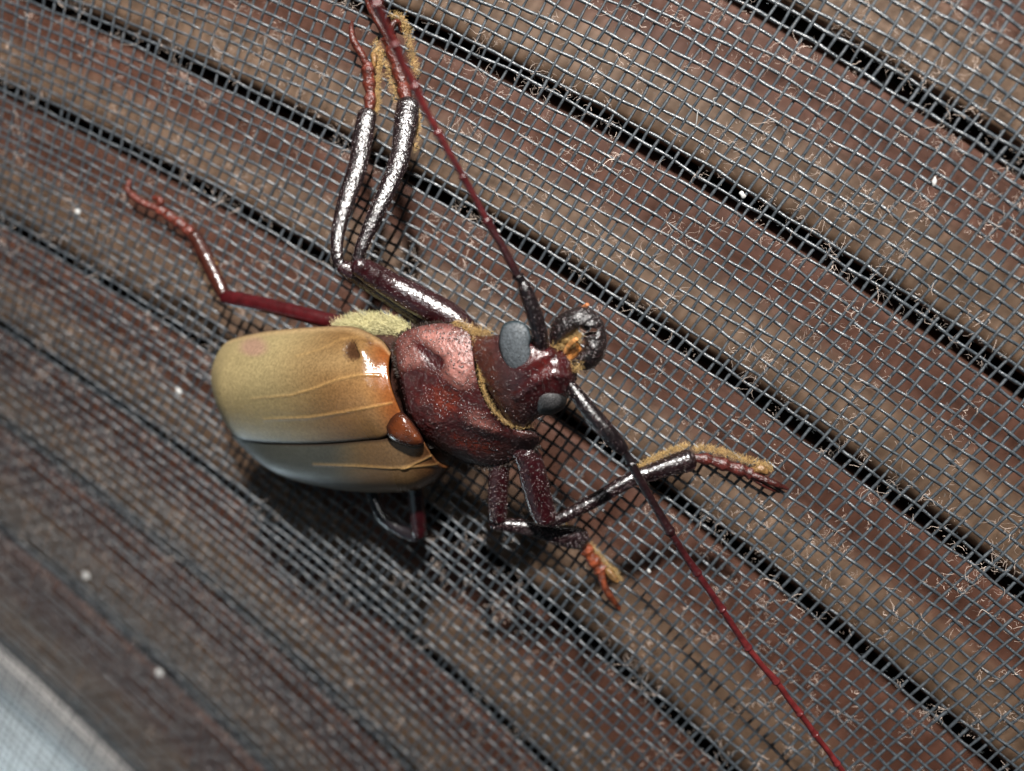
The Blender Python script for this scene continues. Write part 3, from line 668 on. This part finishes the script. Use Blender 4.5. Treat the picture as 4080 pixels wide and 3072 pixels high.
leg('black-red leg with its thick thigh at the pronotum, inner of the folded pair under the antenna', shin=.55, fem=
    [(1880, 1330, 9.0, 40), (1800, 1270, 9.0, 58), (1700, 1215, 9.2, 60), (1580, 1150, 9.8, 55), (1480, 1090, 11.4, 48), (1432, 1062, 12.4, 40)],
    tib=[(1425, 1045, 12.6, 22), (1440, 985, 12.3, 25), (1490, 870, 11.0, 32), (1545, 750, 8.8, 36), (1590, 640, 6.7, 40), (1605, 560, 5.2, 42), (1618, 480, 3.8, 48), (1626, 420, 2.8, 46)],
    tar=[(1625, 415, 2.4, 30), (1606, 340, 1.8, 30), (1585, 262, 1.5, 31), (1560, 190, 1.3, 30), (1545, 140, 1.2, 20)],
    claws=[[(1548, 150, 1.4, 14), (1562, 105, 1.8, 14), (1585, 88, 1.4, 11), (1600, 130, .6, 5)], [(1545, 150, 1.4, 16), (1508, 90, 1.8, 16), (1478, 40, 1.4, 13), (1455, -15, .5, 6)]],
    gold=[hair_line([(1560, 62, 1.3), (1600, 75, 1.2), (1622, 140, 1.2), (1640, 220, 1.3), (1660, 300, 1.5)], 800, 9, (.7, -.3), .3, .4, .025), hair_line([(1500, 160, 1.2), (1540, 250, 1.3), (1570, 350, 1.5), (1590, 400, 1.8)], 420, 8, (-.7, -.2), .3, .36, .025),
          hair_line([(1662, 440, 2.6), (1660, 520, 3), (1650, 600, 4)], 300, 6, (.8, -.2), .2, .4, .03)])
leg('black-red leg with glossy shin, outer of the folded pair', shin=.55, fem=
    [(1720, 1300, 6.5, 40), (1640, 1230, 7.4, 44), (1520, 1150, 8.0, 44), (1420, 1090, 10.2, 40), (1368, 1066, 11.0, 30)],
    tib=[(1352, 1050, 11.4, 22), (1342, 1005, 11.2, 24), (1350, 910, 9.8, 29), (1383, 790, 7.8, 36), (1424, 670, 5.8, 39), (1442, 570, 4.2, 40), (1458, 480, 2.9, 40), (1464, 455, 2.5, 36)],
    tar=[(1472, 455, 2.2, 24), (1476, 378, 1.7, 25), (1470, 318, 1.5, 28), (1466, 262, 1.4, 26)],
    claws=[[(1462, 262, 1.4, 15), (1440, 215, 1.7, 16), (1410, 165, 1.8, 15), (1400, 115, 1.2, 11), (1404, 85, .4, 6)]],
    pads=[([(1478, 250), (1476, 215), (1490, 205), (1502, 222), (1500, 262), (1488, 280)], 1.0, .8)],
    gold=[hair_line([(1487, 200, 1.2), (1507, 215, 1.2), (1508, 270, 1.2), (1500, 330, 1.3), (1500, 400, 1.5), (1497, 450, 2.0)], 700, 6, (.8, -.3), .3, .45, .03)])
leg('smooth dark-red hind leg stretched out beside the tan wing case',
    [(1420, 1310, 6.0, 30), (1330, 1283, 6.2, 31), (1200, 1250, 6.0, 31), (1060, 1216, 5.6, 31), (930, 1190, 5.2, 31), (898, 1184, 5.0, 28)],
    [(890, 1172, 4.8, 24), (872, 1130, 4.2, 29), (838, 1060, 3.4, 31), (800, 985, 2.6, 29), (775, 940, 2.1, 27)],
    [(772, 940, 1.8, 24), (740, 908, 1.5, 22), (700, 880, 1.4, 22), (662, 852, 1.3, 22), (630, 832, 1.2, 18)],
    [[(632, 832, 1.3, 16), (590, 818, 1.6, 14), (550, 796, 1.7, 14), (512, 762, 1.4, 13), (516, 720, .5, 8)], [(630, 828, 1.3, 13), (640, 800, 1.5, 14), (615, 790, 1.0, 12)]],
    colf=(.038, .003, .004), colt=(.030, .007, .004), cola=(.075, .014, .008), mat='smooth', nsp=0,
    gold=[hair_line([(885, 1150, 4.2), (868, 1100, 3.8), (845, 1040, 3.2)], 260, 6, (.5, -.6), .5, .45, .03), hair_line([(870, 1160, 3.6), (835, 1100, 3.0), (800, 1020, 2.4)], 300, 6, (-.6, .3), .4, .45, .03)])
leg('dark front leg whose long shin passes under the antenna to a golden foot',
    [(2085, 1790, 10.2, 50), (2110, 1840, 10.2, 54), (2130, 1920, 9.8, 55), (2150, 2000, 9.2, 52), (2172, 2062, 8.8, 46)],
    [(2195, 2080, 8.4, 22), (2260, 2052, 7.8, 25), (2380, 1988, 6.4, 29), (2500, 1918, 5.0, 31), (2600, 1880, 3.9, 35), (2690, 1850, 3.1, 42), (2738, 1836, 2.7, 46)],
    [(2752, 1822, 2.4, 20), (2830, 1832, 1.8, 24), (2900, 1856, 1.5, 27), (2968, 1878, 1.3, 26), (3000, 1890, 1.2, 16)],
    [[(2985, 1888, 1.3, 14), (3040, 1908, 1.7, 14), (3095, 1930, 1.5, 13), (3138, 1948, .4, 6)], [(2985, 1892, 1.2, 11), (3030, 1925, 1.4, 10), (3075, 1948, 1.1, 8), (3105, 1962, .4, 4)]],
    cola=(.045, .008, .006), pads=[([(2990, 1862), (3030, 1850), (3062, 1866), (3060, 1892), (3020, 1888), (2995, 1884)], .9, .8)],
    gold=[hair_line([(2545, 1862, 4.0), (2620, 1822, 3.5), (2690, 1792, 3.0), (2738, 1776, 2.6)], 900, 7, (.1, -.9), .3, .42, .025), hair_line([(2770, 1790, 2.0), (2840, 1792, 1.7), (2910, 1815, 1.5), (2980, 1838, 1.3), (3050, 1856, 1.1), (3066, 1880, 1)], 1300, 8, (.25, -.85), .35, .38, .025)])
leg('shorter dark middle leg with black shin bent under the thorax',
    [(1995, 1795, 8.6, 42), (1990, 1860, 8.8, 42), (1984, 1950, 8.6, 40), (1983, 2030, 8.2, 38), (1984, 2062, 8.0, 35)],
    [(1968, 2085, 7.8, 24), (2030, 2092, 7.2, 28), (2130, 2106, 6.0, 34), (2220, 2128, 4.6, 42), (2290, 2142, 3.4, 46), (2312, 2146, 3.0, 42)],
    [(2318, 2155, 2.6, 26), (2345, 2205, 2.0, 30), (2378, 2248, 1.6, 30), (2400, 2275, 1.4, 20)],
    [[(2395, 2268, 1.5, 16), (2402, 2320, 1.8, 15), (2430, 2375, 1.5, 14), (2468, 2425, .4, 8)]],
    cola=(.10, .022, .008), pads=[([(2405, 2262), (2430, 2262), (2462, 2300), (2466, 2325), (2440, 2322), (2412, 2290)], 1.1, 1.0)],
    gold=[hair_line([(2240, 2098, 4.4), (2300, 2106, 3.2)], 160, 5, (.3, -.8), .3, .35, .03), hair_line([(2350, 2175, 2.2), (2395, 2225, 1.8), (2440, 2270, 1.5), (2468, 2312, 1.2)], 400, 7, (.7, -.5), .3, .4, .03)])
leg('dark hind leg mostly hidden under the greyer wing case',
    [(1640, 1860, 5.4, 36), (1652, 1930, 5.4, 34), (1660, 2020, 5.2, 32), (1668, 2100, 5.0, 30), (1670, 2128, 4.9, 26)],
    [(1655, 2140, 4.7, 22), (1600, 2115, 4.0, 24), (1530, 2062, 3.2, 26), (1490, 1985, 2.6, 27), (1462, 1900, 2.2, 26), (1440, 1830, 1.9, 24)],
    [(1438, 1825, 1.7, 20), (1420, 1780, 1.5, 20), (1400, 1740, 1.4, 20), (1385, 1710, 1.3, 18)],
    [[(1385, 1712, 1.3, 12), (1370, 1680, 1.6, 12), (1352, 1650, .4, 6)]], colt=(.010, .008, .010), mat='smooth', nsp=60)

# ---------------------------------------------------------------- shiny granules standing on the rough plates
_ib = bmesh.new(); bmesh.ops.create_icosphere(_ib, subdivisions=2, radius=1.0)
ICO = np.array([v.co for v in _ib.verts]); ICOF = np.array([[v.index for v in f_.verts] for f_ in _ib.faces]); _ib.free()
def granules(o, n, r0, r1, parent, sink=.28):
    me = o.data; nv = len(me.vertices)
    co = np.zeros(nv*3, np.float32); me.vertices.foreach_get('co', co); co = co.reshape(-1, 3)+ROOT
    nr = np.zeros(nv*3, np.float32); me.vertices.foreach_get('normal', nr); nr = nr.reshape(-1, 3)
    me.calc_loop_triangles(); tri = np.zeros(len(me.loop_triangles)*3, np.int32); me.loop_triangles.foreach_get('vertices', tri); tri = tri.reshape(-1, 3)
    a, b, c = co[tri[:, 0]], co[tri[:, 1]], co[tri[:, 2]]
    fn = np.cross(b-a, c-a); ar = np.linalg.norm(fn, axis=1); fn = nr[tri].mean(1)
    ar = ar*((fn @ VIEW) > .05)
    i = rng.choice(len(tri), n, p=ar/ar.sum()); u = rng.uniform(0, 1, (n, 2)); u = np.where(u.sum(1, keepdims=True) > 1, 1-u, u)
    p = a[i]+(b[i]-a[i])*u[:, :1]+(c[i]-a[i])*u[:, 1:]
    r = (r0+(r1-r0)*rng.uniform(0, 1, n)**1.8)*.001
    V = p[:, None]+ICO[None]*r[:, None, None]-(fn[i]*(r*sink)[:, None])[:, None]
    f = (ICOF[None]+np.arange(n)[:, None, None]*len(ICO)).reshape(-1, 3)
    return mesh_obj('granules', V.reshape(-1, 3), f, M['granule'], parent, ROOT, kind='stuff')
def rough_cover(o, nd, ns, parent, k=1.0):
    granules(o, nd, .06*k, .13*k, parent, .62); granules(o, ns, .045*k, .115*k, parent, .25)
rough_cover(prono, 1700, 900, prono, 1.1); rough_cover(head, 900, 420, head, 1.05); rough_cover(m1, 300, 70, head, .9); rough_cover(m2, 300, 70, head, .9)
for o in list(beetle.children):
    if o.name.startswith('leg') and o.data.materials[0] == M['thigh']:
        rough_cover(o, 120, 260, o, 1.1)
        for c_ in list(o.children):
            if c_.name.startswith('tibia'): rough_cover(c_, 330, 200, o)
    if o.name.startswith('antenna'): rough_cover(o, 120, 60, o, .85)
